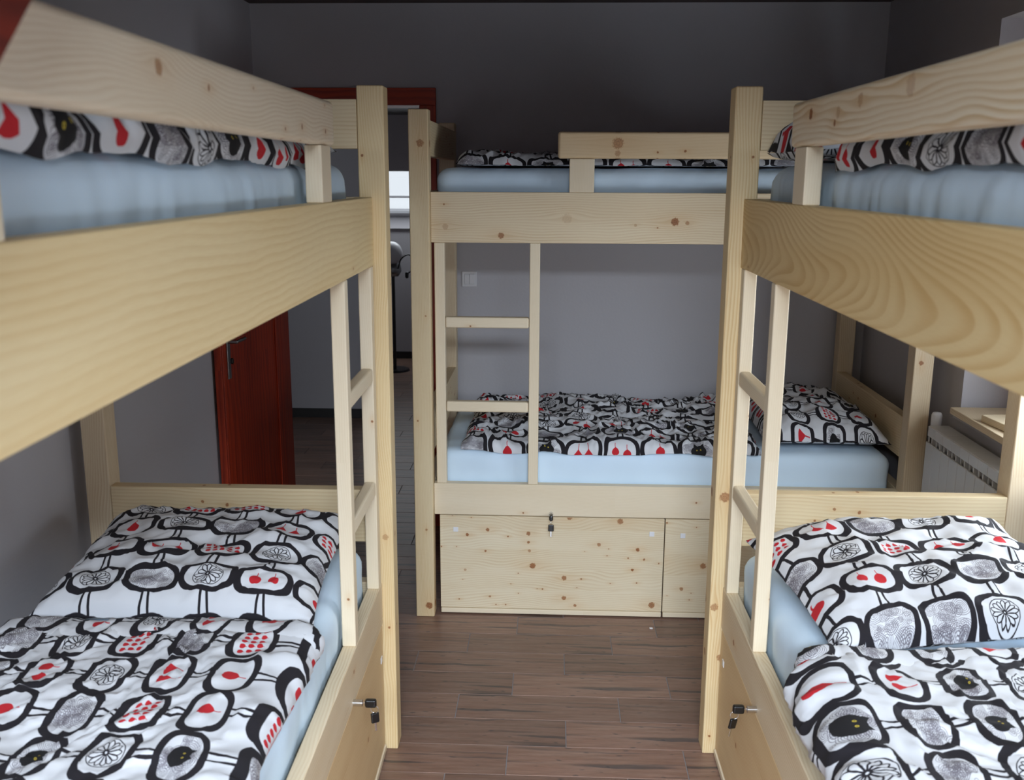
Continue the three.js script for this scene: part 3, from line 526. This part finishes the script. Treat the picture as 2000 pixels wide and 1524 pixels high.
// ------------------------------------------------------------------ small fittings
{
  const s = thing('light_switch', 'white light switch on the back wall seen through the back bunk ladder', 'switch');
  s.position.set(0.146, 1.386, ZB);
  mesh('cover_plate', box(-0.04, -0.041, 0, 0.04, 0.041, 0.008, 0, 0.003, 2), SWITCH, s);
  mesh('rocker', box(-0.026, -0.027, 0.008, 0.0, 0.027, 0.011, 0, 0.0015), SWITCH, s);
  mesh('rocker', box(0.001, -0.027, 0.008, 0.026, 0.027, 0.0135, 0, 0.0015), SWITCH, s);
}
{
  const r = thing('radiator', 'white sectional radiator under the window niche behind the right bunk', 'radiator');
  const z0 = 0.1, n = 10, p = 0.08;
  for (let k = 0; k < n; k++) {
    const z = z0 + k * p;
    const g = mergeGeometries([
      box(2.118, 0.36, z + 0.001, 2.126, 0.872, z + p - 0.001, 1, 0.003), box(2.126, 0.36, z + 0.036, 2.2, 0.925, z + 0.044, 1, 0.002),
      box(2.126, 0.36, z + 0.002, 2.132, 0.925, z + 0.006, 1, 0.001), box(2.128, 0.925, z, 2.206, 0.938, z + p, 2, 0.002), box(2.123, 0.895, z + 0.0005, 2.13, 0.936, z + p - 0.0005, 1, 0.002),
    ]);
    mesh('section', g, ENAMEL, r);
  }
  mesh('header_pipe', new THREE.CylinderGeometry(0.018, 0.018, n * p, 16).rotateX(Math.PI / 2).translate(2.165, 0.87, z0 + n * p / 2), ENAMEL, r);
  mesh('header_pipe', new THREE.CylinderGeometry(0.018, 0.018, n * p, 16).rotateX(Math.PI / 2).translate(2.165, 0.4, z0 + n * p / 2), ENAMEL, r);
  const v = mesh('valve_body', new THREE.CylinderGeometry(0.012, 0.012, 0.07, 14).rotateX(Math.PI / 2).translate(2.165, 0.9, z0 - 0.03), BRUSHED, r);
  mesh('thermostat_knob', new THREE.LatheGeometry([[0, 0], [0.019, 0], [0.021, 0.01], [0.021, 0.05], [0.016, 0.06], [0, 0.062]].map((a) => new THREE.Vector2(...a)), 20).translate(2.165, 0.925, z0 - 0.03), WHITEPL, v);
  for (const z of [0.3, 0.7]) mesh('bracket', plain(2.195, 0.8, z, X1 - 0.003, 0.83, z + 0.03), ENAMEL, r);
}
{
  const b1 = mesh('wooden_board', box(2.165, 0, 0.0, 2.42, 0.026, 0.62, 2), PINE[1]); b1.position.set(0, 1.0105, 0.19);
  tag(b1, 'loose pine board lying on the window sill above the radiator, lower of two', 'board', 'boards on the sill');
  const b2 = mesh('wooden_board', box(-0.1, 0, -0.25, 0.1, 0.026, 0.25, 2), PINE[0]); b2.position.set(2.315, 1.037, 0.66); b2.rotation.y = 0.12;
  tag(b2, 'loose pine board on top of the other board on the window sill', 'board', 'boards on the sill');
}
{ // round glossy lamp and its cable, glimpsed through the doorway
  const l = thing('lamp', 'round glossy white lamp with a black cable, glimpsed through the doorway', 'lamp');
  l.position.set(-0.985, 0, -5.6);
  mesh('shade', new THREE.SphereGeometry(0.12, 32, 20).scale(0.9, 1, 0.9).translate(-0.01, 1.17, 0), WHITEPL, l);
  mesh('collar', new THREE.LatheGeometry([[0, 0.95], [0.055, 0.95], [0.085, 1.0], [0.075, 1.08], [0, 1.1]].map((a) => new THREE.Vector2(...a)), 24), BRUSHED, l);
  mesh('stand', new THREE.CylinderGeometry(0.016, 0.016, 0.94, 14).translate(0, 0.48, 0), BLACKPL, l);
  mesh('foot', new THREE.CylinderGeometry(0.14, 0.15, 0.02, 28).translate(0, 0.01, 0), BLACKPL, l);
  mesh('cable', new THREE.TubeGeometry(new THREE.CatmullRomCurve3([[0.06, 1.03, 0.06], [0.1, 1.13, 0.09], [0.17, 1.17, 0.09], [0.22, 1.12, 0.08], [0.2, 1.02, 0.08], [0.15, 0.98, 0.09]].map((a) => new THREE.Vector3(...a))), 40, 0.007, 8), BLACKPL, l);
  mesh('plug', new THREE.CapsuleGeometry(0.018, 0.03, 4, 12).translate(0.15, 0.97, 0.09), BLACKPL, l);
}
tag(mesh('paper_scrap', box(1.028, 0.0002, 0.062, 1.042, 0.004, 0.074, 0, 0.0015), WHITEPL), 'tiny white scrap lying on the floor tiles near the back bunk', 'scrap');

renderer.render(scene, camera);
